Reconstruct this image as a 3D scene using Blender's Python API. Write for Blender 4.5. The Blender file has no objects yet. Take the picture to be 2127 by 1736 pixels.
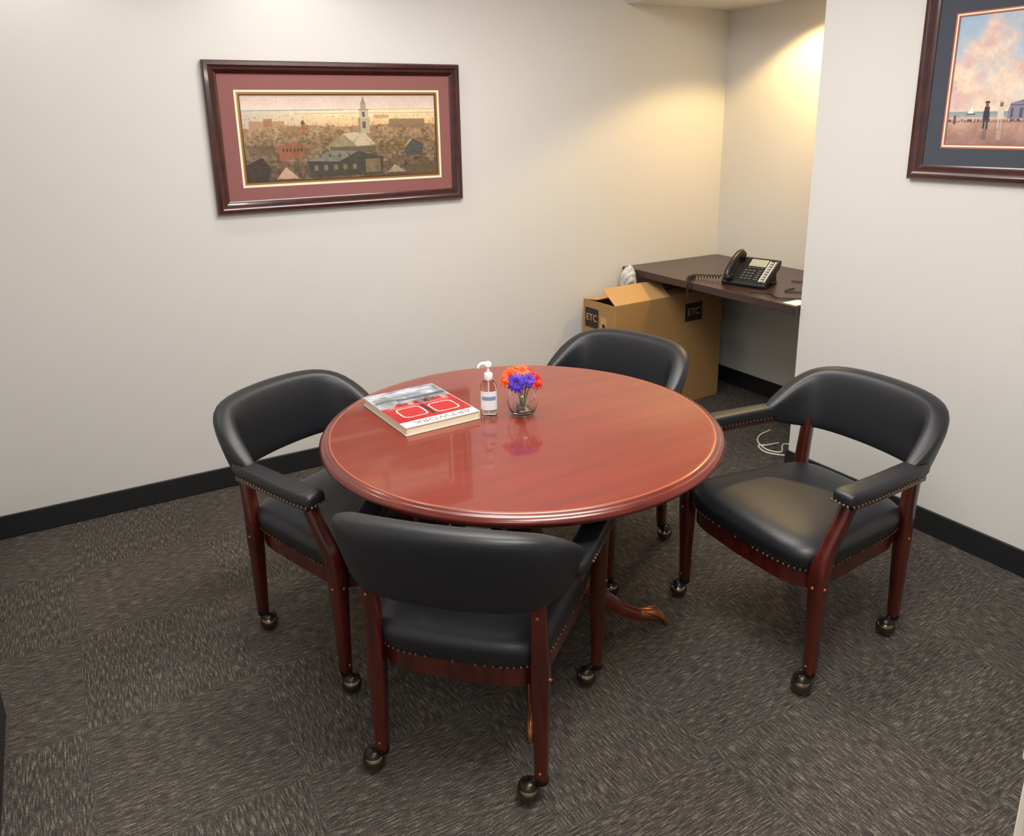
import bpy, bmesh, math, random
import numpy as np
from mathutils import Vector, Matrix
random.seed(4)
rng=np.random.default_rng(7)
scene=bpy.context.scene
scene.view_settings.view_transform='Standard'
scene.view_settings.look='None'
pi=math.pi

# ------------------------------------------------------------ materials
def lin(c):
    return tuple(((x/255)/12.92 if x/255<=.04045 else ((x/255+.055)/1.055)**2.4) for x in c)
def mat(name,rgb,rough=.5,metal=0,bump=0,bscale=200,coat=0,spec=.5,vary=0,vscale=5,**kw):
    m=bpy.data.materials.new(name);m.use_nodes=True;nt=m.node_tree;b=nt.nodes['Principled BSDF']
    col=(*lin(rgb),1)
    b.inputs['Base Color'].default_value=col;b.inputs['Roughness'].default_value=rough;b.inputs['Metallic'].default_value=metal
    b.inputs['Coat Weight'].default_value=coat;b.inputs['Specular IOR Level'].default_value=spec
    b.inputs['Coat Roughness'].default_value=kw.get('coatr',.05)
    if 'trans' in kw: b.inputs['Transmission Weight'].default_value=kw['trans'];b.inputs['IOR'].default_value=kw.get('ior',1.45)
    if 'emit' in kw: b.inputs['Emission Color'].default_value=(*lin(kw['emit']),1);b.inputs['Emission Strength'].default_value=kw.get('estr',1)
    tc=nt.nodes.new('ShaderNodeTexCoord')
    if bump:
        n=nt.nodes.new('ShaderNodeTexNoise');n.inputs['Scale'].default_value=bscale;n.inputs['Detail'].default_value=4
        nt.links.new(tc.outputs['Object'],n.inputs['Vector'])
        bp=nt.nodes.new('ShaderNodeBump');bp.inputs['Strength'].default_value=bump;bp.inputs['Distance'].default_value=kw.get('bdist',.002)
        nt.links.new(n.outputs[0],bp.inputs['Height']);nt.links.new(bp.outputs[0],b.inputs['Normal'])
    if vary:
        n=nt.nodes.new('ShaderNodeTexNoise');n.inputs['Scale'].default_value=vscale;n.inputs['Detail'].default_value=5
        nt.links.new(tc.outputs['Object'],n.inputs['Vector'])
        mx=nt.nodes.new('ShaderNodeMix');mx.data_type='RGBA'
        mx.inputs[6].default_value=tuple(c*(1-vary) for c in col[:3])+(1,);mx.inputs[7].default_value=tuple(min(1,c*(1+vary)) for c in col[:3])+(1,)
        nt.links.new(n.outputs[0],mx.inputs[0]);nt.links.new(mx.outputs[2],b.inputs['Base Color'])
    return m
def wood(name,dark,light,rough=.3,coat=.5,scale=(3,40,40),coatr=.08,thr=(.3,.7)):
    m=bpy.data.materials.new(name);m.use_nodes=True;nt=m.node_tree;b=nt.nodes['Principled BSDF']
    tc=nt.nodes.new('ShaderNodeTexCoord');mp=nt.nodes.new('ShaderNodeMapping');mp.inputs['Scale'].default_value=scale
    n=nt.nodes.new('ShaderNodeTexNoise');n.inputs['Scale'].default_value=1;n.inputs['Detail'].default_value=7;n.inputs['Distortion'].default_value=.3;n.inputs['Roughness'].default_value=.6
    cr=nt.nodes.new('ShaderNodeValToRGB');cr.color_ramp.elements[0].color=(*lin(dark),1);cr.color_ramp.elements[1].color=(*lin(light),1)
    cr.color_ramp.elements[0].position=thr[0];cr.color_ramp.elements[1].position=thr[1]
    nt.links.new(tc.outputs['Object'],mp.inputs[0]);nt.links.new(mp.outputs[0],n.inputs['Vector']);nt.links.new(n.outputs[0],cr.inputs[0]);nt.links.new(cr.outputs[0],b.inputs['Base Color'])
    b.inputs['Roughness'].default_value=rough;b.inputs['Coat Weight'].default_value=coat;b.inputs['Coat Roughness'].default_value=coatr
    return m
M_wall=mat('wall_paint',(209,207,204),rough=.75,bump=.12,bscale=350,bdist=.001,vary=.012,vscale=2)
M_ceil=mat('ceiling_paint',(228,228,226),rough=.85)
M_base=mat('baseboard_vinyl',(27,28,31),rough=.5)
M_leather=mat('black_leather',(26,27,32),rough=.42,bump=.25,bscale=420,bdist=.001,spec=.48)
M_chw=wood('chair_mahogany',(38,10,7),(86,25,14),rough=.3,coat=.5,scale=(30,30,4))
M_tab=wood('table_cherry',(98,23,12),(132,38,19),rough=.35,coat=.75,scale=(2.2,22,22),coatr=.055,thr=(.15,.85))
M_tedge=wood('table_edge_cherry',(78,21,12),(108,31,18),rough=.3,coat=.5,scale=(9,9,30),coatr=.16)
M_inlay=mat('inlay_line',(160,80,44),rough=.25,coat=.4)
M_gold=mat('claw_brass',(140,84,52),rough=.3,metal=.6)
M_nail=mat('nailhead',(150,128,96),rough=.35,metal=.9)
M_ball=mat('caster_metal',(130,118,102),rough=.18,metal=1)
M_hood=mat('caster_hood',(50,44,40),rough=.3,metal=.8)
M_desk=wood('desk_laminate',(44,27,28),(60,38,38),rough=.35,coat=.15,scale=(40,3,40))
M_card=mat('cardboard',(160,122,74),rough=.85,vary=.06,vscale=8,bump=.1,bscale=60)
M_cardin=mat('cardboard_light',(190,150,98),rough=.85)
M_lab=mat('label_black',(40,30,22),rough=.7)
M_labt=mat('label_print',(190,160,115),rough=.7)
M_white=mat('white_plastic',(236,236,234),rough=.35)
M_plasticbag=mat('plastic_bag',(232,232,234),rough=.25,trans=.35)
M_blk=mat('phone_black',(24,25,27),rough=.35)
M_key=mat('phone_key',(70,72,74),rough=.4)
M_silver=mat('phone_label_strip',(176,180,180),rough=.4)
M_lcd=mat('phone_lcd',(158,164,148),rough=.15)
M_cord=mat('cord_black',(14,14,15),rough=.5)
M_cordw=mat('cord_white',(220,214,196),rough=.5)
M_pages=mat('book_pages',(232,222,196),rough=.8,bump=.3,bscale=500)
M_cover=mat('book_board',(222,214,200),rough=.5)
M_glass=mat('clear_glass',(250,252,252),rough=.0,trans=1,ior=1.45)
M_gel=mat('clear_bottle',(243,248,248),rough=.03,trans=1,ior=1.33)
M_lbl=mat('bottle_label',(228,232,236),rough=.4)
M_lblb=mat('bottle_label_blue',(120,150,185),rough=.4)
M_org=mat('petal_orange',(238,80,24),rough=.6,vary=.2,vscale=40)
M_red=mat('petal_red',(206,36,40),rough=.6,vary=.2,vscale=40)
M_blu=mat('petal_blue',(70,46,180),rough=.6,vary=.2,vscale=40)
M_cent=mat('flower_center',(150,50,60),rough=.8)
M_stem=mat('flower_stem',(60,110,50),rough=.6)
M_frame=wood('frame_mahogany',(40,12,12),(70,24,22),rough=.28,coat=.4,scale=(20,20,20))
M_mata=mat('mat_mauve',(138,88,86),rough=.9,bump=.1,bscale=500)
M_matb=mat('mat_navy',(66,72,82),rough=.9,bump=.1,bscale=500)
M_cream=mat('mat_cream',(236,228,200),rough=.8)
M_fillet=mat('gold_fillet',(150,124,66),rough=.4,metal=.5)
M_pink=mat('mat_rose',(172,98,88),rough=.8)
M_light=mat('lamp_diffuser',(255,250,240),emit=(255,248,238),estr=6)
M_warm=mat('lamp_diffuser_warm',(255,240,200),emit=(255,214,140),estr=8)
M_cab=mat('cabinet_paint',(222,214,204),rough=.5)
M_paper=mat('paper',(235,235,230),rough=.8)
def vcol(name,rough=.5):
    m=bpy.data.materials.new(name);m.use_nodes=True;nt=m.node_tree;b=nt.nodes['Principled BSDF']
    a=nt.nodes.new('ShaderNodeVertexColor');a.layer_name='Col';nt.links.new(a.outputs[0],b.inputs['Base Color']);b.inputs['Roughness'].default_value=rough
    return m
M_v=vcol('print_paper',.45); M_vb=vcol('book_print',.3)

# carpet
M_carpet=bpy.data.materials.new('carpet_tiles');M_carpet.use_nodes=True
nt=M_carpet.node_tree;b=nt.nodes['Principled BSDF'];L=nt.links.new
tc=nt.nodes.new('ShaderNodeTexCoord')
def mp(scale,loc=(0,0,0)):
    n=nt.nodes.new('ShaderNodeMapping');n.inputs['Scale'].default_value=scale;n.inputs['Location'].default_value=loc;L(tc.outputs['Object'],n.inputs[0]);return n.outputs[0]
def noise(vec,sc=1,det=3,ro=.6):
    n=nt.nodes.new('ShaderNodeTexNoise');n.inputs['Scale'].default_value=sc;n.inputs['Detail'].default_value=det;n.inputs['Roughness'].default_value=ro;L(vec,n.inputs['Vector']);return n.outputs[0]
ck=nt.nodes.new('ShaderNodeTexChecker');ck.inputs['Scale'].default_value=1/.5;L(mp((1,1,1),(.13,.21,.23)),ck.inputs['Vector'])
ck.inputs['Color1'].default_value=(0,0,0,1);ck.inputs['Color2'].default_value=(1,1,1,1)
nx=noise(mp((24,250,1)));ny=noise(mp((250,24,1),(3,5,0)))
mx=nt.nodes.new('ShaderNodeMix');mx.data_type='FLOAT';L(ck.outputs['Fac'],mx.inputs[0]);L(nx,mx.inputs[2]);L(ny,mx.inputs[3])
fine=noise(mp((180,180,1),(9,1,0)),1,2)
mf=nt.nodes.new('ShaderNodeMix');mf.data_type='FLOAT';mf.inputs[0].default_value=.28;L(mx.outputs[0],mf.inputs[2]);L(fine,mf.inputs[3])
cr=nt.nodes.new('ShaderNodeValToRGB');e=cr.color_ramp.elements
e[0].position=.37;e[0].color=(*lin((48,45,44)),1);e[1].position=.67;e[1].color=(*lin((138,129,116)),1)
k=e.new(.52);k.color=(*lin((78,73,69)),1)
L(mf.outputs[0],cr.inputs[0])
big=noise(mp((2,2,1)),1,2)
m2=nt.nodes.new('ShaderNodeMix');m2.data_type='RGBA';m2.blend_type='MULTIPLY';m2.inputs[0].default_value=.2
L(cr.outputs[0],m2.inputs[6]);L(big,m2.inputs[7]);L(m2.outputs[2],b.inputs['Base Color'])
b.inputs['Roughness'].default_value=.95;b.inputs['Specular IOR Level'].default_value=.15
bp=nt.nodes.new('ShaderNodeBump');bp.inputs['Strength'].default_value=.5;bp.inputs['Distance'].default_value=.003;L(mf.outputs[0],bp.inputs['Height']);L(bp.outputs[0],b.inputs['Normal'])

# ------------------------------------------------------------ mesh builder
class MB:
    def __init__(s): s.v=[];s.f=[];s.m=[];s.mats=[];s.T=Matrix.Identity(4)
    def mi(s,m):
        if m not in s.mats: s.mats.append(m)
        return s.mats.index(m)
    def add(s,vs,fs,m):
        o=len(s.v);s.v+=[tuple(s.T@Vector(p)) for p in vs];i=s.mi(m)
        for f in fs: s.f.append(tuple(a+o for a in f));s.m.append(i)
    def box(s,lo,hi,m,taper=0):
        x0,y0,z0=lo;x1,y1,z1=hi
        s.add([(x0,y0,z0),(x1,y0,z0),(x1,y1,z0),(x0,y1,z0),(x0,y0,z1),(x1,y0,z1),(x1,y1,z1),(x0,y1,z1)],
          [(3,2,1,0),(4,5,6,7),(0,1,5,4),(1,2,6,5),(2,3,7,6),(3,0,4,7)],m)
    def loft(s,rings,m,closed=True,cap=True,loop=False):
        n=len(rings[0]);vs=[p for r in rings for p in r];fs=[]
        R=len(rings)
        for i in range(R if loop else R-1):
            j=(i+1)%R
            for k in range(n if closed else n-1):
                l=(k+1)%n;fs.append((i*n+k,i*n+l,j*n+l,j*n+k))
        if cap and not loop:
            fs.append(tuple(range(n))[::-1]);fs.append(tuple((R-1)*n+k for k in range(n)))
        s.add(vs,fs,m)
    def lathe(s,prof,m,n=48,c=(0,0,0),cap=True):
        s.loft([[(c[0]+r*math.cos(2*pi*k/n),c[1]+r*math.sin(2*pi*k/n),c[2]+z) for k in range(n)] for r,z in prof],m,cap=cap)
    def sphere(s,c,r,m,n=12,sc=(1,1,1)):
        s.loft([[(c[0]+sc[0]*r*math.sin(a)*math.cos(2*pi*k/n),c[1]+sc[1]*r*math.sin(a)*math.sin(2*pi*k/n),c[2]-sc[2]*r*math.cos(a)) for k in range(n)] for a in [pi*(i+.02)/(n//2+.04)for i in range(n//2+1)]],m)
    def tube(s,pts,r,m,n=8,square=False,sub=0):
        P=[Vector(p) for p in pts]
        rs=r if isinstance(r,(list,tuple)) else [r]*len(P)
        if sub:
            Q=[];RR=[]
            for i in range(len(P)-1):
                p0=P[max(i-1,0)];p1=P[i];p2=P[i+1];p3=P[min(i+2,len(P)-1)]
                for j in range(sub):
                    t=j/sub;Q.append(.5*((2*p1)+(p2-p0)*t+(2*p0-5*p1+4*p2-p3)*t*t+(3*p1-p0-3*p2+p3)*t**3));RR.append(rs[i]*(1-t)+rs[i+1]*t)
            Q.append(P[-1]);RR.append(rs[-1]);P=Q;rs=RR
        rings=[];up=None
        for i,p in enumerate(P):
            d=(P[min(i+1,len(P)-1)]-P[max(i-1,0)]).normalized()
            if up is None: up=Vector((0,1,0)) if abs(d.z)>.7 else Vector((0,0,1))
            a=d.cross(up).normalized();b2=a.cross(d).normalized();up=b2
            if square:
                q=rs[i];w=.75
                rings.append([tuple(p+a*q*x+b2*q*y) for x,y in ((1,-w),(1,w),(w,1),(-w,1),(-1,w),(-1,-w),(-w,-1),(w,-1))])
            else: rings.append([tuple(p+(a*math.cos(2*pi*k/n)+b2*math.sin(2*pi*k/n))*rs[i]) for k in range(n)])
        s.loft(rings,m)
    def mesh(s,name,sharp=35):
        me=bpy.data.meshes.new(name);me.from_pydata(s.v,[],s.f);
        for m in s.mats: me.materials.append(m)
        me.polygons.foreach_set('material_index',s.m)
        bm=bmesh.new();bm.from_mesh(me);bmesh.ops.recalc_face_normals(bm,faces=bm.faces);bm.to_mesh(me);bm.free()
        me.polygons.foreach_set('use_smooth',[True]*len(me.polygons));me.set_sharp_from_angle(angle=math.radians(sharp));me.update()
        return me
    def obj(s,name,parent=None,bevel=0,sub=0,sharp=35):
        return inst(name,s.mesh(name,sharp),parent,bevel,sub)
def inst(name,me,parent=None,bevel=0,sub=0):
    o=bpy.data.objects.new(name,me);bpy.context.collection.objects.link(o)
    if parent: o.parent=parent
    if bevel:
        b=o.modifiers.new('b','BEVEL');b.width=bevel;b.segments=3;b.limit_method='ANGLE';b.angle_limit=math.radians(40)
    if sub:
        b=o.modifiers.new('s','SUBSURF');b.levels=sub;b.render_levels=sub
    return o
def empty(name,loc=(0,0,0),rz=0):
    o=bpy.data.objects.new(name,None);bpy.context.collection.objects.link(o);o.location=loc;o.rotation_euler=(0,0,rz);o.empty_display_size=.05;return o
def text(name,body,size,m,M,parent,ext=.0003,sx=1):
    cu=bpy.data.curves.new(name+'_c','FONT');cu.body=body;cu.size=size;cu.extrude=ext;cu.align_x='CENTER';cu.align_y='CENTER'
    t=bpy.data.objects.new('tmp',cu);bpy.context.collection.objects.link(t);bpy.context.view_layer.update()
    me=bpy.data.meshes.new_from_object(t);bpy.data.objects.remove(t)
    me.materials.clear();me.materials.append(m)
    o=bpy.data.objects.new(name,me);bpy.context.collection.objects.link(o);o.parent=parent;o.matrix_local=M@Matrix.Diagonal((sx,1,1,1))
    return o

# ------------------------------------------------------------ room shell
YA=3.75;XB=2.985;XC=3.72;YE=2.445;ZC=2.62;ZS=2.306
def simple(name,lo,hi,m,bevel=0):
    a=MB();a.box(lo,hi,m);return a.obj(name,bevel=bevel)
simple('floor',(-1.8,-1.8,-.1),(3.9,3.95,0),M_carpet)
simple('ceiling',(-1.8,-1.8,ZC),(3.9,3.95,ZC+.1),M_ceil)
simple('wall_back',(-.6,YA,0),(3.9,YA+.15,ZC),M_wall)
simple('wall_right',(XB,-1.8,0),(XB+.9,YE,ZC),M_wall)
simple('wall_alcove',(XC,YE,0),(XC+.15,YA,ZC),M_wall)
simple('wall_soffit',(2.94,YE,ZS),(XC,YA,ZC),M_wall)
simple('wall_left',(-.6,2.49,0),(-.425,YA,ZC),M_wall)
simple('wall_left_column',(-.6,1.25,0),(-.35,2.49,ZC),M_wall)
simple('wall_left_return',(-1.65,1.25,0),(-.6,1.4,ZC),M_wall)
simple('wall_side',(-1.8,-1.8,0),(-1.65,1.4,ZC),M_wall)
simple('wall_front',(-1.65,-1.8,0),(XB,-1.65,ZC),M_wall)
def bb(name,lo,hi):
    simple(name,lo,hi,M_base,.003)
H=.105;T=.012
bb('baseboard_back',(-.42,YA-T,0),(XC,YA,H))
bb('baseboard_right',(XB-T,-1.65,0),(XB,YE+T,H))
bb('baseboard_alcove_side',(XB,YE,0),(XC,YE+T,H))
bb('baseboard_alcove',(XC-T,YE+T,0),(XC,YA-T,H))
bb('baseboard_left',(-.35,1.3,0),(-.35+T,2.49,H))
bb('baseboard_left_far',(-.425,2.49,0),(-.425+T,YA-T,H))

# ------------------------------------------------------------ chairs
AR=.024;RX=.220
def build_chair_meshes():
    out={}
    st=[(.290,.125,.646,.670,.020),(.290,.105,.630,.69,.048),(.288,.07,.612,.712,.064),(.283,.02,.602,.752,.074),(.268,-.035,.596,.788,.082),(.240,-.078,.594,.811,.086),(.193,-.108,.593,.823,.088),(.133,-.124,.593,.829,.088),(.067,-.132,.593,.831,.088),(0,-.135,.593,.832,.088)]
    full=[(x,y,a,b2,t) for x,y,a,b2,t in st]+[(-x,y,a,b2,t) for x,y,a,b2,t in st[:-1][::-1]]
    rings=[];P=[Vector((q[0],q[1],0)) for q in full]
    for i,(x,y,z0,z1,t) in enumerate(full):
        d=(P[min(i+1,len(P)-1)]-P[max(i-1,0)]).normalized();nrm=Vector((d.y,-d.x,0))
        if nrm.dot(Vector((x,y-.2,0)))<0: nrm=-nrm
        zc=(z0+z1)/2;hh=(z1-z0)/2;ring=[]
        lean=.055*min(1,max(0,(z1-.68)/.15))
        for k in range(20):
            a=2*pi*k/20;ca,sa=math.cos(a),math.sin(a)
            ex=.55
            u=abs(ca)**ex*(1 if ca>0 else -1);w=abs(sa)**ex*(1 if sa>0 else -1)
            th=t/2*(.72+.28*(w+1)/2)
            off=lean*((w+1)/2-1)
            p=Vector((x,y,0))+nrm*(u*th+off)
            ring.append((p.x,p.y,zc+w*hh))
        rings.append(ring)
    a=MB();a.loft(rings,M_leather);out['backrest']=(a.mesh('backrest',80),0,1)
    a=MB();nl=MB()
    arm=((.443,.318,.02,.622,.640),(.438,.318,.034,.614,.652),(.418,.319,.038,.611,.657),(.34,.318,.036,.612,.656),(.22,.307,.034,.612,.656),(.12,.296,.034,.612,.657),(.03,.288,.03,.612,.655))
    for s in (1,-1):
        rings=[]
        for y,xc,w,z0,z1 in arm:
            rg=[]
            for k in range(16):
                t=2*pi*k/16;c,s2=math.cos(t),math.sin(t);ex=.45
                rg.append((s*(xc+w*abs(c)**ex*(1 if c>0 else -1)),y,AR+(z0+z1)/2+(z1-z0)/2*abs(s2)**ex*(1 if s2>0 else -1)))
            rings.append(rg)
        a.loft(rings,M_leather)
        for i in range(21):
            y=.428-i*.0155
            ys=[q[0] for q in arm][::-1];xc=np.interp(y,ys,[q[1] for q in arm][::-1]);w=np.interp(y,ys,[q[2] for q in arm][::-1])
            nl.sphere((s*(xc+w-.0012),y,.619+AR),.0042,M_nail,6)
            nl.sphere((s*(xc-w+.0012),y,.619+AR),.0042,M_nail,6)
        for i in range(5): nl.sphere((s*(.29+i*.0135),.443,.620+AR),.0042,M_nail,6)
    out['armrest_pads']=(a.mesh('armrest_pads',70),0,1)
    def outline(sc,n=64,grow=0):
        pts=[];hr,hf=.217,.281
        for k in range(n):
            t=2*pi*k/n;c,s2=math.cos(t),math.sin(t);ex=.32
            X=abs(c)**ex*(1 if c>0 else -1);Y=abs(s2)**ex*(1 if s2>0 else -1)
            fy=(Y+1)/2;w=hr+(hf-hr)*fy
            yy=-.01+.50*fy + (.022*(1-X*X) if Y>0 else -.012*(1-X*X))*abs(Y)
            pts.append(((w+grow)*X*sc,.24+(yy-.24)*sc+ (grow if Y>.5 else -grow if Y<-.5 else 0)))
        return pts
    a=MB()
    prof=[(.94,.39,0),(1,.392,0),(1,.405,.004),(1,.43,.012),(1,.452,.012),(.985,.468,.006),(.94,.48,0),(.84,.489,0),(.66,.495,0),(.4,.498,0),(.15,.499,0)]
    a.loft([[(x,y,z) for x,y in outline(sc,64,g)] for sc,z,g in prof],M_leather)
    out['seat_cushion']=(a.mesh('seat_cushion',70),0,1)
    o2=outline(1,400,.006)
    acc=0;last=None
    for p in o2+[o2[0]]:
        if last:
            acc+=math.hypot(p[0]-last[0],p[1]-last[1])
            if acc>.0155: nl.sphere((p[0],p[1],.403),.0042,M_nail,6);acc=0
        last=p
    out['nailheads']=(nl.mesh('nailheads'),0,0)
    a=MB()
    a.loft([[(x,y,z) for x,y in outline(s,48)] for s,z in ((.95,.335),(.985,.34),(.985,.393))],M_chw)
    for s in (1,-1):
        a.tube([(s*.29,.466,.075),(s*.29,.466,.2),(s*.291,.466,.34),(s*.293,.464,.42),(s*.299,.45,.49),(s*.308,.418,.57),(s*.314,.39,.642)],[.0155,.018,.023,.024,.021,.0185,.019],M_chw,square=True,sub=4)
        a.tube([(s*RX,-.005,.075),(s*RX,-.002,.2),(s*RX,0,.34),(s*RX,-.001,.42),(s*RX,-.008,.5),(s*RX,-.024,.63)],[.0155,.018,.022,.022,.0195,.018],M_chw,square=True,sub=4)
        a.loft([[(s*(xc-.022),y,z0),(s*(xc+.022),y,z0),(s*(xc+.022),y,z0+.016),(s*(xc-.022),y,z0+.016)] for y,xc,z0 in ((.415,.318,.621),(.25,.310,.621),(.06,.290,.621))],M_chw)
        for (x,y,z) in ((.3145,.466,.37),(RX+.0225,0,.37),(.291,.489,.37),(RX,-.036,.565)):
            a.sphere((s*x,y,z),.006,M_gold,8)
        a.sphere((s*.29,.484,.1),.0045,M_gold,8);a.sphere((s*RX,-.022,.1),.0045,M_gold,8)
    a.box((-.20,.02,.34),(.20,.05,.385),M_chw)
    out['wood_frame']=(a.mesh('wood_frame',45),0,0)
    return out
CM=build_chair_meshes()
def chair(O,th,sw):
    """sw: swivel offset of the casters in world space"""
    e=empty('leather_armchair',(O[0],O[1],0),math.radians(th-90))
    for k,(me,bv,sb) in CM.items(): inst(k,me,e,bv,sb)
    t=-math.radians(th-90);dx0=sw[0]*math.cos(t)-sw[1]*math.sin(t);dy0=sw[0]*math.sin(t)+sw[1]*math.cos(t)
    a=MB()
    for i,(x,y) in enumerate(((.29,.466),(-.29,.466),(RX,-.005),(-RX,-.005))):
        dx=dx0+random.uniform(-.004,.004);dy=dy0+random.uniform(-.004,.004)
        a.lathe([(.012,.058),(.018,.062),(.019,.072),(.017,.079),(.013,.08)],M_hood,16,(x,y,0))
        a.sphere((x+dx,y+dy,.031),.031,M_ball,24)
        a.tube([(x+dx*.1,y+dy*.1,.078),(x+dx*.6,y+dy*.6,.062),(x+dx,y+dy,.05)],.012,M_hood,10)
        a.lathe([(.0255,.050),(.0275,.052),(.024,.060),(.014,.067),(.003,.069)],M_hood,20,(x+dx,y+dy,0),cap=False)
    a.obj('casters',e,sharp=50)
    return e
chair((.721,1.556),45.0,(-.026,.015))
chair((2.259,1.582),177.4,(-.019,.010))
chair((.636,2.605),-64,(.012,-.009))
chair((1.938,2.464),197,(.008,-.01))

# ------------------------------------------------------------ table
TX,TY,TZ=1.192,2.010,.778
te=empty('round_table',(TX,TY,0))
a=MB();R=.625
a.loft([[(r*math.cos(2*pi*k/128),r*math.sin(2*pi*k/128),z) for k in range(128)] for r,z in ((.001,TZ),(.3,TZ),(.592,TZ))],M_tab,cap=False)
a.obj('table_top',te)
a=MB()
a.lathe([(.592,TZ),(.5945,TZ+.0004),(.597,TZ)],M_inlay,128,cap=False)
a.lathe([(.597,TZ),(.604,TZ-.001),(.607,TZ-.004),(.611,TZ-.004),(.62,TZ-.008),(.626,TZ-.016),(.625,TZ-.023),(.618,TZ-.028),(.612,TZ-.030),(.61,TZ-.036),(.60,TZ-.042),(.58,TZ-.044),(.001,TZ-.044)],M_tedge,128,cap=False)
a.obj('edge_molding',te,sharp=50)
a=MB()
a.box((-.22,-.22,.70),(.22,.22,.735),M_tedge)
a.lathe([(.09,.702),(.09,.67),(.06,.655),(.05,.63),(.062,.61),(.045,.59),(.05,.5),(.062,.42),(.072,.36),(.07,.31),(.05,.28),(.05,.265),(.078,.25),(.082,.235),(.082,.16),(.07,.14),(.03,.13)],M_tedge,40)
a.obj('pedestal_column',te,sharp=40)
a=MB()
for ang in (-24,66,156,243):
    t=math.radians(ang);a.T=Matrix.Rotation(t,4,'Z')
    path=[(.06,.205),(.13,.215),(.20,.185),(.27,.125),(.34,.07),(.40,.045),(.43,.04)]
    hw=[.026,.025,.023,.021,.019,.02,.02];hh=[.045,.036,.03,.026,.021,.019,.018]
    P=[Vector((x,0,z)) for x,z in path];rings=[]
    for i,p in enumerate(P):
        d=(P[min(i+1,len(P)-1)]-P[max(i-1,0)]).normalized();n=Vector((-d.z,0,d.x))
        if n.z<0:n=-n
        w,h=hw[i],hh[i]
        rings.append([tuple(p+Vector((0,y*w,0))+n*(z*h)) for y,z in ((-1,-.8),(-.6,-1),(.6,-1),(1,-.8),(.95,.5),(.5,1),(-.5,1),(-.95,.5))])
    a.loft(rings,M_tedge)
    a.tube([(.40,0,.045),(.43,0,.042),(.47,0,.032),(.49,0,.016)],[.020,.024,.021,.012],M_gold,12)
    for y in (-.017,0,.017):
        a.tube([(.425,y*.7,.054),(.46,y,.047),(.485,y*1.15,.028),(.496,y*1.2,.008)],[.008,.0095,.009,.006],M_gold,8,sub=3)
a.T=Matrix.Identity(4)
a.obj('claw_foot_legs',te,sharp=50)

# ------------------------------------------------------------ prints
def fbm(h,w,base,oct=5,pers=.55,asp=1):
    out=np.zeros((h,w));amp=1;tot=0
    for o in range(oct):
        gh=max(2,int(base*2**o));gw=max(2,int(base*asp*2**o))
        g=rng.random((gh+2,gw+2));y=np.linspace(0,gh,h);x=np.linspace(0,gw,w)
        yi=y.astype(int);xi=x.astype(int);fy=(y-yi)[:,None];fx=(x-xi)[None,:];fy=fy*fy*(3-2*fy);fx=fx*fx*(3-2*fx)
        A=g[yi][:,xi];B=g[yi][:,xi+1];Cc=g[yi+1][:,xi];D=g[yi+1][:,xi+1]
        out+=amp*((A*(1-fx)+B*fx)*(1-fy)+(Cc*(1-fx)+D*fx)*fy);tot+=amp;amp*=pers
    return out/tot
def lerp(a,b,t): return np.asarray(a,float)*(1-t)+np.asarray(b,float)*t
def poly(img,pts,col,alpha=1,asp=None):
    h,w=img.shape[:2];yy,xx=np.mgrid[0:h,0:w];u=(xx+.5)/w;v=(yy+.5)/h
    ins=np.zeros((h,w),bool);n=len(pts)
    for i in range(n):
        x1,y1=pts[i];x2,y2=pts[(i+1)%n]
        if y1==y2: continue
        c=((y1>v)!=(y2>v))&(u<(x2-x1)*(v-y1)/(y2-y1)+x1);ins^=c
    img[ins]=img[ins]*(1-alpha)+np.array(col)*alpha
def rect(img,u0,v0,u1,v1,col,alpha=1): poly(img,[(u0,v0),(u1,v0),(u1,v1),(u0,v1)],col,alpha)
def grid_print(name,img,P0,U,V,m,parent):
    h,w=img.shape[:2];P0,U,V=map(np.array,(P0,U,V))
    us=np.linspace(0,1,w+1);vs=np.linspace(0,1,h+1)
    g=P0[None,None]+us[None,:,None]*U+vs[:,None,None]*V
    me=bpy.data.meshes.new(name)
    idx=np.arange((h+1)*(w+1)).reshape(h+1,w+1)
    f=np.stack([idx[:-1,:-1],idx[1:,:-1],idx[1:,1:],idx[:-1,1:]],-1).reshape(-1,4)
    me.from_pydata(g.reshape(-1,3).tolist(),[],f.tolist())
    c=np.clip(img/255,0,1);c=np.where(c<=.04045,c/12.92,((c+.055)/1.055)**2.4)
    ca=me.color_attributes.new('Col','FLOAT_COLOR','CORNER')
    arr=np.ones((h*w,4,4));arr[:,:,:3]=c.reshape(-1,1,3);ca.data.foreach_set('color',arr.reshape(-1))
    me.materials.append(m)
    o=bpy.data.objects.new(name,me);bpy.context.collection.objects.link(o);o.parent=parent;return o

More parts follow.
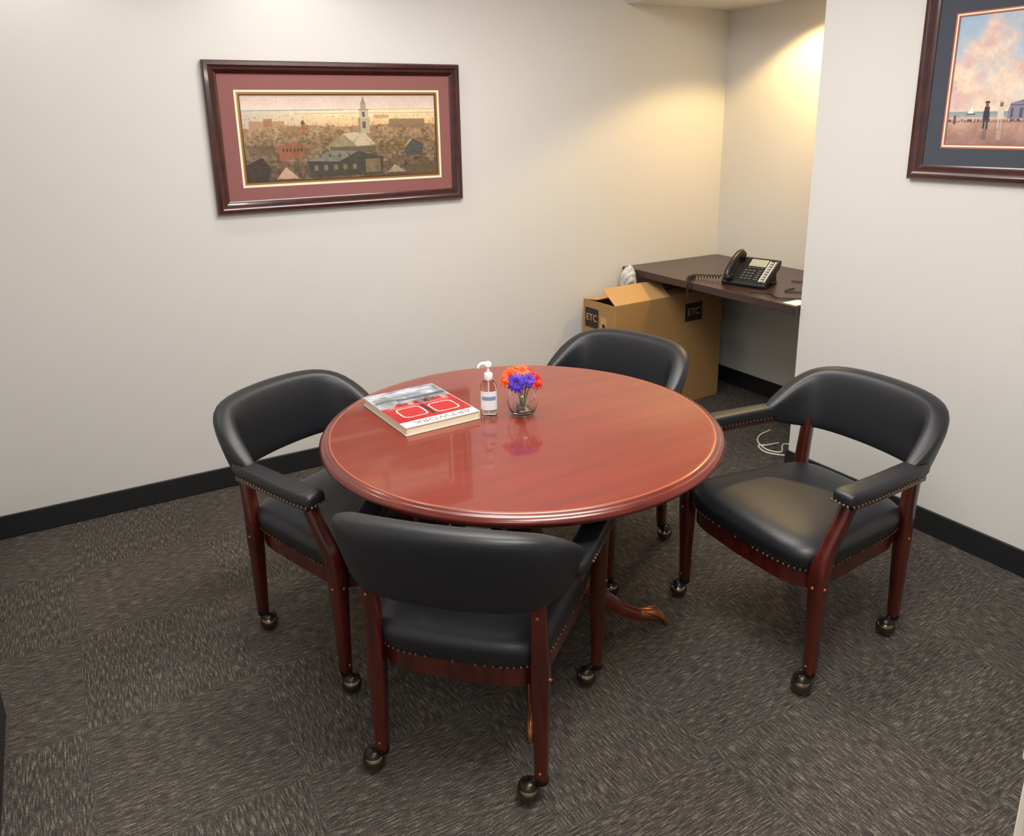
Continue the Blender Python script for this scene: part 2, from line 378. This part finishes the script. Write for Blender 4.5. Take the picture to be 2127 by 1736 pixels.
def town():
    h,w=210,520;img=np.zeros((h,w,3));v=((np.arange(h)+.5)/h)[:,None,None];n=fbm(h,w,5,5,.6,2.5)[:,:,None];n2=fbm(h,w,18,4,.7,2.5)[:,:,None];n3=fbm(h,w,40,2,.7,2.5)[:,:,None]
    sky=lerp((200,178,168),(222,200,184),np.clip(v/.16,0,1))+(n-.5)*14
    sea=lerp((240,216,174),(220,180,128),np.clip((v-.19)/.16,0,1))+(n2-.5)*30
    gl=np.clip(1-np.linspace(0,1,w)/.5,0,1)[None,:,None]
    sea=sea*(1-.75*gl)+np.array([178,172,162])*(.75*gl)
    tn=lerp((156,124,90),(92,77,60),np.clip((v-.38)/.5,0,1))+(n2-.5)*80+(n3-.5)*30
    img=np.where(v<.175,sky,sea);hz=.37+.05*(n[:,:,0:1]-.5)*2
    img=np.where(v>hz,tn,img)
    img[int(h*.17):int(h*.185),:int(w*.5)]=(166,162,156);img[int(h*.21):int(h*.222),int(w*.25):]=(196,168,138)
    img[int(h*.17):int(h*.178),int(w*.5):]=(196,170,148)
    for i in range(120):
        x=random.random();y=random.uniform(.23,.36);rect(img,x,y,x+.004,y+.012,(140,114,88),.7);rect(img,x+.0015,y-.012,x+.003,y,(150,126,100),.6)
    for i in range(420):
        y=random.random()**1.2*.6+.34;x=random.random();s=.01+.026*(y-.3);
        c=random.choice([(116,84,64),(78,66,56),(158,134,102),(128,98,72),(180,158,126),(66,60,54),(134,84,62),(106,92,72)])
        hh=s*1.3;rect(img,x,y,x+s,y+hh,c,.5)
        if random.random()<.5: poly(img,[(x-.004,y),(x+s/2,y-hh*.4),(x+s+.004,y)],tuple(k*.75 for k in c),.6)
    rect(img,.03,.30,.2,.38,(166,120,88),.75);rect(img,.10,.27,.14,.36,(150,104,76),.8);rect(img,.74,.29,.94,.40,(126,102,78),.85);rect(img,.66,.24,.74,.28,(188,140,102),.8)
    rect(img,.28,.33,.30,.47,(150,94,68));poly(img,[(.276,.34),(.29,.28),(.304,.34)],(112,76,58))
    poly(img,[(.15,.60),(.26,.54),(.29,.58),(.29,.72),(.17,.78)],(140,88,64));rect(img,.02,.58,.14,.7,(98,78,60),.7)
    for i in range(6): rect(img,.18+i*.018,.62,.188+i*.018,.66,(70,48,38))
    poly(img,[(.40,.62),(.49,.46),(.60,.44),(.66,.60),(.64,.66),(.42,.68)],(152,138,114));poly(img,[(.49,.46),(.60,.44),(.66,.60),(.56,.62)],(188,172,142))
    rect(img,.42,.62,.66,.70,(98,86,70))
    rect(img,.575,.27,.635,.46,(172,158,132));rect(img,.582,.17,.628,.28,(188,174,148));rect(img,.59,.09,.62,.18,(162,148,126));poly(img,[(.593,.10),(.605,.0),(.617,.10)],(140,128,110))
    rect(img,.598,.20,.612,.26,(94,80,68));rect(img,.597,.32,.613,.4,(100,86,70));rect(img,.575,.27,.585,.46,(140,126,104));rect(img,.578,.165,.632,.18,(140,126,106))
    poly(img,[(.30,.78),(.42,.66),(.56,.68),(.70,.76),(.69,.97),(.31,.99)],(66,61,54));poly(img,[(.30,.78),(.42,.66),(.56,.68),(.46,.80)],(122,117,106));
    rect(img,.60,.78,.68,.95,(132,112,84),.8)
    for i in range(5):
        rect(img,.33+i*.05,.84,.35+i*.05,.9,(122,108,82));rect(img,.36+i*.05,.70,.37+i*.05,.75,(80,72,64))
    poly(img,[(.82,.66),(.87,.54),(.93,.62),(.92,.75),(.83,.76)],(76,74,72));poly(img,[(.82,.66),(.87,.54),(.84,.56)],(172,150,120))
    poly(img,[(.14,.98),(.19,.84),(.25,.98)],(186,152,126));poly(img,[(.72,.96),(.76,.86),(.82,.96)],(158,140,112));poly(img,[(0,.8),(.08,.72),(.12,.86),(.1,1),(0,1)],(58,49,42));poly(img,[(.84,.9),(.94,.84),(1,.92),(1,1),(.84,1)],(98,78,58))
    g=fbm(h,w,12,4,.6,2.5)[:,:,None];msk=((g>.57)&(v>.5));img=np.where(msk,img*.82+np.array([12,12,2]),img)
    img=img+(n3-.5)*16
    return img
def shore():
    h,w=200,290;v=((np.arange(h)+.5)/h)[:,None,None];n=fbm(h,w,4,5,.6,1.4)[:,:,None];n2=fbm(h,w,9,4,.7,1.4)[:,:,None]
    cl=np.clip((n+.12*v-.42)*4.5,0,1);blue=lerp((150,176,200),(200,206,212),np.clip(v/.6,0,1));pk=lerp((240,220,196),(206,172,168),np.clip(n2*2.4-.7,0,1))
    img=blue*(1-cl)+pk*cl+(n2-.5)*20
    img=np.where(v>.74,lerp((140,156,160),(160,164,158),np.clip((v-.74)/.05,0,1))+(n2-.5)*26,img)
    img=np.where(v>.785,lerp((196,158,136),(146,114,106),np.clip((v-.79)/.21,0,1))+(n2-.5)*60,img)
    rect(img,.0,.785,1,.80,(206,190,176),.7);rect(img,.0,.81,1,.825,(128,98,92),.7)
    poly(img,[(.105,.755),(.13,.69),(.14,.755)],(238,234,228));rect(img,.10,.755,.15,.765,(80,70,70))
    poly(img,[(.32,.74),(.33,.68),(.40,.65),(.46,.67),(.9,.67),(1,.72),(1,.80),(.32,.80)],(132,130,146));rect(img,.33,.69,.98,.70,(92,92,114));poly(img,[(.38,.67),(.42,.61),(.46,.67)],(112,110,132))
    for i in range(14): rect(img,.335+i*.045,.715,.35+i*.045,.79,(84,82,104))
    def fig(x,c,c2,s=1):
        poly(img,[(x-.014*s,.705),(x+.014*s,.705),(x+.018*s,.80),(x-.018*s,.80)],c);rect(img,x-.013,.80,x-.002,.875,c2);rect(img,x+.003,.80,x+.013,.88,c2)
        poly(img,[(x-.008,.665),(x+.008,.665),(x+.009,.705),(x-.009,.705)],(130,92,80));rect(img,x-.012,.66,x+.012,.673,c2)
    fig(.21,(54,52,62),(58,52,60));fig(.285,(214,198,188),(196,176,168));rect(img,.03,.77,.045,.84,(100,72,70))
    rect(img,.07,.77,.085,.83,(190,170,160));poly(img,[(.28,.72),(.325,.67),(.333,.68),(.295,.745)],(214,198,188))
    rect(img,.20,.88,.225,.96,(96,80,80),.5);rect(img,.275,.885,.30,.96,(196,176,166),.5)
    for i in range(70):
        x=random.random();rect(img,x,.80,x+.008,.81+random.random()*.012,random.choice([(90,60,60),(210,180,160),(70,70,90)]))
    return img
def frame_obj(name,O,ax,W,Hh,fw,mats,op,fil,img):
    e=empty(name,O,ax)
    a=MB();prof=[(0,0),(0,.022),(.006,.03),(.02,.033),(.03,.027),(.038,.026),(.046,.018),(fw,.014),(fw,0)]
    rings=[]
    for d,o in prof:
        rings.append([(d,-o,d),(W-d,-o,d),(W-d,-o,Hh-d),(d,-o,Hh-d)])
    vs=[p for r in rings for p in r];fs=[]
    for i in range(len(rings)):
        j=(i+1)%len(rings)
        for k in range(4): l=(k+1)%4;fs.append((i*4+k,i*4+l,j*4+l,j*4+k))
    a.add(vs,fs,M_frame);a.obj('frame_molding',e,sharp=25)
    def ringpanel(nm,o,i,y,m,th=.002):
        b2=MB();x0,z0,x1,z1=o;X0,Z0,X1,Z1=i
        b2.box((x0,-y-th,z0),(X0,-y,z1),m);b2.box((X1,-y-th,z0),(x1,-y,z1),m);b2.box((X0,-y-th,z0),(X1,-y,Z0),m);b2.box((X0,-y-th,Z1),(X1,-y,z1),m);b2.obj(nm,e)
    ringpanel('mat_board',(fw-.004,fw-.004,W-fw+.004,Hh-fw+.004),op,.010,mats[0])
    cur=op
    for i,(wd,m) in enumerate(fil):
        nx=(cur[0]+wd,cur[1]+wd,cur[2]-wd,cur[3]-wd);ringpanel('mat_line_%d'%i,cur,nx,.0085-.0015*i,m,.0015);cur=nx
    grid_print('art_print',img,(cur[0],-.004,cur[3]),(cur[2]-cur[0],0,0),(0,0,cur[1]-cur[3]),M_v,e)
    b3=MB();b3.box((.01,-.003,.01),(W-.01,0,Hh-.01),M_cream);b3.obj('backing_board',e)
    return e
frame_obj('framed_picture',(.655,YA,1.309),0,1.222,.659,.056,[M_mata],(.122,.1135,1.110,.538),[(.010,M_cream),(.009,M_fillet),(.005,M_tedge)],town())
frame_obj('framed_picture',(XB,1.972,1.449),-pi/2,.934,.717,.056,[M_matb],(.116,.119,.818,.598),[(.005,M_pink),(.006,M_cream),(.004,M_pink)],shore())

# ------------------------------------------------------------ desk
de=empty('wall_desk',(0,0,0))
a=MB();a.box((2.95,YE+.003,.795),(XC-.002,YA-.002,.835),M_desk);a.obj('desk_top',de,.003)
a=MB();a.box((3.1,YE+.014,0),(XC-.02,YE+.04,.795),M_desk);a.box((3.66,YE+.04,.70),(3.70,YA-.04,.795),M_desk);a.box((3.52,YA-.04,0),(3.70,YA-.014,.795),M_desk);a.obj('desk_supports',de,.002)

# ------------------------------------------------------------ carton
ce=empty('cardboard_box',(2.636,3.405,0),math.radians(3))
Lb,Db,Hb=.86,.285,.69
a=MB();t=.005
a.box((0,0,.0),(Lb,t,Hb),M_card);a.box((0,Db-t,0),(Lb,Db,Hb),M_card);a.box((0,t,0),(t,Db-t,Hb),M_card);a.box((Lb-t,t,0),(Lb,Db-t,Hb),M_card);a.box((0,0,0),(Lb,Db,t),M_card)
a.obj('box_walls',ce,.002)
a=MB()
def flap(p,u,v,m,th=.004):
    p,u,v=map(Vector,(p,u,v));n=u.cross(v).normalized()*th
    q=[p,p+u,p+u+v,p+v];a.add([tuple(x) for x in q]+[tuple(x+n) for x in q],[(0,1,2,3),(7,6,5,4),(0,4,5,1),(1,5,6,2),(2,6,7,3),(3,7,4,0)],m)
flap((0,.002,Hb),(.42,0,.0),(.015,.13,.075),M_cardin)
flap((.42,.002,Hb),(.43,0,0),(0,.14,.004),M_cardin)
flap((.0,Db-.002,Hb),(.85,0,0),(0,-.12,.014),M_cardin)
flap((.002,.01,Hb),(0,.26,0),(.12,0,-.05),M_card)
a.obj('box_flaps',ce)
a=MB();a.box((.545,-.0012,.52),(.685,-.0002,.63),M_lab);a.box((-.0012,.145,.53),(-.0002,.265,.645),M_lab)
a.box((-.0012,.075,.53),(-.0002,.125,.61),M_cardin);a.box((-.0014,.085,.545),(-.0011,.11,.57),M_lab)
a.obj('box_labels',ce)
text('label_text_side','ETC',.058,M_labt,Matrix.Translation((.615,-.0014,.575))@Matrix.Rotation(pi/2,4,'X'),ce)
text('label_text_end','ETC',.056,M_labt,Matrix.Translation((-.0014,.205,.588))@Matrix.Rotation(-pi/2,4,'Z')@Matrix.Rotation(pi/2,4,'X'),ce)

# crumpled plastic bag standing on the box
bm=bmesh.new();bmesh.ops.create_icosphere(bm,subdivisions=4,radius=1)
for v in bm.verts:
    p=v.co.copy();k=1+.12*math.sin(5*p.x+3*p.y)*math.cos(4*p.z+2*p.x)+.07*math.sin(11*p.y+9*p.z)
    v.co=Vector((p.x*.046*k,p.y*.045*k,p.z*.068*k+(.014 if p.z>.6 and p.x>0 else 0)))
zm=min(v.co.z for v in bm.verts)
me=bpy.data.meshes.new('crumpled_plastic_bag');bm.to_mesh(me);bm.free();me.materials.append(M_plasticbag)
o=bpy.data.objects.new('crumpled_plastic_bag',me);bpy.context.collection.objects.link(o);o.location=(2.893,3.62,.7095-zm)
for p in me.polygons: p.use_smooth=False

# ------------------------------------------------------------ phone
ph=empty('desk_phone',(3.18,2.94,.836),math.radians(195+90))
def wedge(b_,x0,x1,pts,m):
    vs=[(x0,y,z) for y,z in pts]+[(x1,y,z) for y,z in pts];n=len(pts)
    b_.add(vs,[tuple(range(n))[::-1],tuple(range(n,2*n))]+[(i,(i+1)%n,n+(i+1)%n,n+i) for i in range(n)],m)
a=MB();wedge(a,-.125,.125,[(-.095,.012),(-.09,.0),(-.07,.0),(.07,.085),(.085,.112),(.078,.128),(.06,.13),(-.088,.026)],M_blk)
a.box((-.10,.03,0),(.10,.10,.012),M_blk);wedge(a,-.095,.095,[(.03,.01),(.1,.01),(.085,.1),(.07,.085)],M_blk)
a.obj('phone_body',ph,.004)
sl=math.atan2(.13-.026,.06+.088);TM=Matrix.Translation((0,-.088,.026))@Matrix.Rotation(sl,4,'X')
a=MB();a.T=TM
a.box((-.02,.115,.001),(.075,.165,.006),M_silver);a.box((-.014,.121,.006),(.069,.16,.0075),M_lcd)
for r_ in range(4):
    for c_ in range(3): a.box((-.028+c_*.023,.016+r_*.02,.0),(-.012+c_*.023,.028+r_*.02,.005),M_key)
for c_ in range(4): a.box((-.02+c_*.024,.100,0),(-.003+c_*.024,.109,.004),M_key)
for r_ in range(8): a.box((.092,.012+r_*.019,0),(.104,.024+r_*.019,.004),M_silver)
a.box((.079,.01,0),(.089,.165,.002),M_silver);a.box((.107,.01,0),(.117,.165,.002),M_silver)
for r_ in range(5): a.box((.048,.016+r_*.016,0),(.07,.026+r_*.016,.004),M_key)
a.obj('phone_keys',ph,.0008)
a=MB();a.T=TM
a.tube([(-.085,.0,.03),(-.085,.03,.045),(-.085,.09,.055),(-.085,.15,.045),(-.085,.178,.03)],[.019,.019,.016,.019,.02],M_blk,14,sub=4)
a.sphere((-.085,.006,.02),.026,M_blk,16,(1,1,.75));a.sphere((-.085,.17,.022),.028,M_blk,16,(1,1,.75))
a.obj('phone_handset',ph,sharp=60)
a=MB()
def coil(p0,p1,sag,turns,rc,r,m):
    pts=[]
    N=turns*8
    for i in range(N+1):
        t=i/N;c=Vector(p0).lerp(Vector(p1),t);c.z-=sag*math.sin(pi*t);an=2*pi*turns*t
        d=(Vector(p1)-Vector(p0)).normalized();s_=d.cross(Vector((0,0,1))).normalized();u_=s_.cross(d)
        pts.append(tuple(c+s_*rc*math.cos(an)+u_*rc*math.sin(an)))
    a.tube(pts,r,m,6)
coil((3.12,3.10,.856),(3.05,3.23,.847),.0,9,.009,.003,M_cord)
coil((3.05,3.23,.847),(2.972,3.20,.848),.0,6,.009,.003,M_cord)
a.tube([(2.972,3.20,.85),(2.95,3.18,.853),(2.938,3.165,.83),(2.937,3.16,.79),(2.938,3.15,.74)],.006,M_cord,8,sub=5)
a.obj('phone_cord')
a=MB()
a.tube([(3.40,2.86,.8395),(3.44,2.78,.8395),(3.42,2.68,.8395),(3.34,2.58,.8395),(3.3,2.46,.8395)],.0032,M_cord,6,sub=6)
a.tube([(3.02,2.80,.8395),(3.06,2.70,.8395),(3.02,2.62,.8395),(3.08,2.54,.8395),(3.05,2.46,.8395)],.0032,M_cord,6,sub=6)
a.tube([(3.26,2.72,.8395),(3.17,2.70,.8395),(3.22,2.62,.8395),(3.2,2.5,.8395)],.0032,M_cord,6,sub=6)
a.obj('power_cord')
a=MB();a.box((2.97,2.46,.8352),(3.12,2.54,.8358),M_paper);a.obj('paper_sheet')
a=MB();a.tube([(3.30,2.50,.005),(3.22,2.66,.005),(3.12,2.60,.005),(3.08,2.66,.005),(3.12,2.76,.005),(3.20,2.82,.005),(3.30,2.84,.005)],.0042,M_cordw,8,sub=8)
a.tube([(3.31,2.47,.005),(3.19,2.50,.005),(3.10,2.56,.005),(3.05,2.64,.005),(3.08,2.72,.005),(3.11,2.69,.013),(3.2,2.69,.005)],.0042,M_cordw,8,sub=8)
a.obj('extension_cord')

# ------------------------------------------------------------ book
def book_img():
    h,w=230,180;v=((np.arange(h)+.5)/h)[:,None,None];n=fbm(h,w,5,5,.6,1)[:,:,None];n2=fbm(h,w,14,4,.6,1)[:,:,None]
    img=np.zeros((h,w,3))+np.array((164,30,34))+(n-.5)*36+(n2-.5)*24
    ph_=lerp((176,180,188),(92,98,108),np.clip(n*1.9-.45,0,1))+(n2-.5)*70
    yy,xx=np.mgrid[0:h,0:w];X=(xx+.5)/w;Y=(yy+.5)/h
    for cx,cy in ((.27,.33),(.70,.35)):
        q=(np.abs((X-cx)/.17)**5+np.abs((Y-cy)/.13)**5)
        img[(q<1)&(q>.55)]=(214,190,186)
        img[(q<.55)]=(172,34,38)
    edge=.58+.03*np.sin(np.arange(w)/15)+.05*(n[:,:,0].mean(0)-.5)
    img=np.where(v>edge[None,:,None],ph_,img)
    img=np.where(v<.13,np.array((222,218,214))+0*img,img)
    rect(img,.46,.2,.51,.52,(70,24,26));rect(img,.08,.49,.94,.53,(190,120,112),.6)
    # people seated along the red field in the photo half
    for i in range(7):
        cx=.12+i*.12+random.uniform(-.02,.02);c=random.choice([(38,36,42),(120,40,40),(60,64,74),(150,140,130)])
        poly(img,[(cx-.04,.53),(cx+.04,.53),(cx+.03,.62),(cx-.03,.62)],c);poly(img,[(cx-.015,.62),(cx+.015,.62),(cx+.015,.65),(cx-.015,.65)],(190,140,110))
    rect(img,.0,.68,.7,.73,(54,58,64),.7);rect(img,.1,.9,.9,.93,(210,214,222),.6);rect(img,.3,.79,.98,.84,(110,116,126),.7);poly(img,[(.55,.73),(.75,.79),(.98,.76),(.98,.70)],(70,84,70),.7)
    return img
be=empty('art_book',(.957,2.269,TZ),math.radians(182.5))
bw,bl,bt=.258,.336,.028
a=MB();a.box((-bw/2,-bl/2,.0005),(bw/2,bl/2,.003),M_cover);a.box((-bw/2,-bl/2,bt-.003),(bw/2,bl/2,bt),M_cover);a.box((-bw/2-.003,-bl/2,.0005),(-bw/2,bl/2,bt),M_cover);a.obj('book_cover',be,.0008)
a=MB();a.box((-bw/2,-bl/2+.004,.003),(bw/2-.005,bl/2-.004,bt-.003),M_pages);a.obj('book_pages',be)
grid_print('cover_print',book_img(),(-bw/2,bl/2,bt+.0004),(bw,0,0),(0,-bl,0),M_vb,be)
text('cover_title','ARTWORK',.035,mat('title_ink',(120,112,112),rough=.4),Matrix.Translation((-.01,bl/2-.024,bt+.0008)),be,sx=1.15)

# ------------------------------------------------------------ sanitizer
se=empty('hand_sanitizer_bottle',(1.136,2.119,TZ+.0005),math.radians(60-90));se.scale=(.96,.96,1.08)
a=MB()
def oval(prof,m,ax=1,ay=.72,n=40):
    a.loft([[(r*ax*math.cos(2*pi*k/n),r*ay*math.sin(2*pi*k/n),z) for k in range(n)] for r,z in prof],m)
oval([(.02,0),(.026,.002),(.0275,.01),(.0275,.085),(.026,.097),(.019,.108),(.0125,.114),(.012,.118)],M_gel);a.obj('bottle_body',se,sharp=60)
a=MB();n=24
rg=[]
for z in (.022,.08):
    rg.append([(.0279*math.cos(t),.0202*math.sin(t),z) for t in np.linspace(-pi*.93,-pi*.07,n)])
a.loft(rg,M_lbl,closed=False,cap=False)
rg=[[(.0281*math.cos(t),.0204*math.sin(t),z) for t in np.linspace(-pi*.8,-pi*.2,n)] for z in (.052,.064)]
a.loft(rg,M_lblb,closed=False,cap=False);a.obj('bottle_label',se)
a=MB();a.lathe([(.013,.113),(.0145,.115),(.0145,.13),(.012,.134),(.005,.136),(.0045,.152),(.011,.154),(.0115,.164),(.008,.168),(.001,.169)],M_white,24)
a.tube([(0,0,.162),(-.02,-.004,.163),(-.03,-.006,.158),(-.033,-.007,.15)],[.006,.0055,.0045,.004],M_white,10,sub=3)
a.tube([(0,0,.115),(0,0,.008)],.0022,M_white,8);a.obj('pump_head',se,sharp=50)

# ------------------------------------------------------------ vase + flowers
ve=empty('flower_vase',(1.234,2.072,TZ+.0005))
a=MB();a.lathe([(.001,.0),(.026,0),(.034,.004),(.044,.018),(.050,.04),(.0495,.058),(.043,.078),(.034,.09),(.031,.096),(.034,.101),(.032,.1015),(.0285,.096),(.0315,.089),(.0405,.077),(.0468,.058),(.0472,.041),(.0415,.021),(.032,.009),(.001,.007)],M_glass,48,cap=False);a.obj('glass_bowl',ve,sharp=80)
a=MB()
for i in range(26):
    t=random.random()*2*pi;r=random.random()**.5*.026
    a.sphere((r*math.cos(t),r*math.sin(t),.015+random.random()*.014),.0065,M_glass,10)
a.obj('glass_pebbles',ve)
fl=MB()
def daisy(c,dirn,R_,m,npet=13):
    d=Vector(dirn).normalized();q=Vector((0,0,1)).rotation_difference(d).to_matrix().to_4x4();fl.T=Matrix.Translation(c)@q
    for lay in range(2):
        for k in range(npet):
            t=2*pi*(k+.5*lay)/npet+random.uniform(-.06,.06);rr=R_*(1-.25*lay)*random.uniform(.92,1.05);w=R_*.13
            ct,st_=math.cos(t),math.sin(t);z=.002+.003*lay;dr=random.uniform(-.12,.12)
            pts=[]
            for s_,ww,zz in ((.12,.4,0),(.4,1,.16),(.75,1.05,.12),(.98,.45,-.05)):
                for sg in (-1,1):
                    pts.append((ct*rr*s_-st_*w*ww*sg,st_*rr*s_+ct*w*ww*sg,z+(zz+dr*s_)*R_+lay*.15*R_*s_))
            fl.add(pts,[(0,1,3,2),(2,3,5,4),(4,5,7,6)],m)
    fl.sphere((0,0,.004),R_*.17,M_cent,10,(1,1,.6));fl.T=Matrix.Identity(4)
    fl.tube([tuple(Vector(c)),tuple(Vector(c)*.5+Vector((0,0,.03))),(c[0]*.1,c[1]*.1,.022)],.0018,M_stem,6,sub=4)
daisy((-.030,.022,.122),(-.7,-.3,.7),.042,M_org)
daisy((-.026,-.010,.112),(-.75,-.75,.35),.034,M_blu)
daisy((.036,-.022,.112),(.5,-.9,.5),.034,M_red)
daisy((.004,.014,.134),(-.1,-.4,.9),.042,M_org)
daisy((.010,-.022,.120),(-.1,-.85,.6),.03,M_blu,12)
daisy((.038,.010,.122),(.7,-.2,.7),.036,M_red)
fl.obj('daisies',ve)

# ------------------------------------------------------------ cabinet at right foreground
cb=empty('storage_cabinet',(1.22,.02,0))
a=MB();a.box((0,.0,0.02),(.6,.465,.70),M_cab);a.box((-.006,-.006,.70),(.606,.471,.725),M_cab);a.box((.02,.02,0),(.58,.44,.02),M_base);a.obj('cabinet_body',cb,.003)
a=MB()
for z in (.04,.37):
    a.box((-.014,.02,z),(0,.445,z+.31),M_cab);a.tube([(-.014,.17,z+.26),(-.03,.175,z+.26),(-.03,.29,z+.26),(-.014,.295,z+.26)],.004,M_ball,8)
a.obj('cabinet_drawers',cb,.002)

# ------------------------------------------------------------ lights
def area(name,loc,size,sy,power,col=(1,.965,.92),rot=(0,0,0)):
    l=bpy.data.lights.new(name,'AREA');l.shape='RECTANGLE';l.size=size;l.size_y=sy;l.energy=power;l.color=col
    o=bpy.data.objects.new(name,l);bpy.context.collection.objects.link(o);o.location=loc;o.rotation_euler=rot;return o
def panel(loc,sx,sy,power):
    e=empty('ceiling_light',loc)
    a=MB();a.box((-sx/2,-sy/2,-.012),(sx/2,sy/2,-.004),M_light);a.box((-sx/2-.03,-sy/2-.03,-.008),(sx/2+.03,sy/2+.03,0),M_white);a.obj('light_panel',e)
    l=area('panel_lamp',(0,0,-.02),sx,sy,power);l.parent=e
panel((1.0,.7,ZC),1.2,.6,44)
panel((1.5,2.35,ZC),1.2,.6,30)
panel((-.6,-.6,ZC),1.2,.6,22)
def can(loc,power,col,ang,m,blend=.6):
    e=empty('recessed_downlight',loc)
    a=MB();a.lathe([(.001,-.002),(.055,-.002)],m,24,cap=False);a.lathe([(.055,-.001),(.058,-.006),(.075,-.004),(.078,0)],M_white,24,cap=False);a.obj('downlight_trim',e)
    l=bpy.data.lights.new('downlight_lamp','SPOT');l.energy=power;l.color=col;l.spot_size=math.radians(ang);l.spot_blend=blend;l.shadow_soft_size=.05
    o=bpy.data.objects.new('downlight_lamp',l);bpy.context.collection.objects.link(o);o.parent=e;o.location=(0,0,-.02)
can((0.0,3.35,ZC),15,(1,.97,.92),150,M_light)
can((1.0,3.35,ZC),15,(1,.97,.92),150,M_light)
can((3.46,2.98,ZS),60,(1,.68,.28),132,M_warm,.3)
w=bpy.data.worlds.new('w');scene.world=w;w.use_nodes=True;w.node_tree.nodes['Background'].inputs[0].default_value=(.9,.92,1,1);w.node_tree.nodes['Background'].inputs[1].default_value=.3

# ------------------------------------------------------------ camera
f=1640.2;yaw,pitch,roll=map(math.radians,(59.953,15.806,-.998))
fw=Vector((math.cos(pitch)*math.cos(yaw),math.cos(pitch)*math.sin(yaw),-math.sin(pitch)))
r=Vector((math.sin(yaw),-math.cos(yaw),0));u=r.cross(fw);c,s=math.cos(roll),math.sin(roll)
r2=r*c+u*s;u2=u*c-r*s
cam=bpy.data.cameras.new('camera');co=bpy.data.objects.new('camera',cam);bpy.context.collection.objects.link(co)
co.matrix_world=Matrix(((r2.x,u2.x,-fw.x,0),(r2.y,u2.y,-fw.y,0),(r2.z,u2.z,-fw.z,1.7),(0,0,0,1)))
cam.sensor_width=36;cam.sensor_fit='HORIZONTAL';cam.lens=f/2127*36;cam.shift_y=-(868-712.7)/2127;cam.clip_start=.05
scene.camera=co
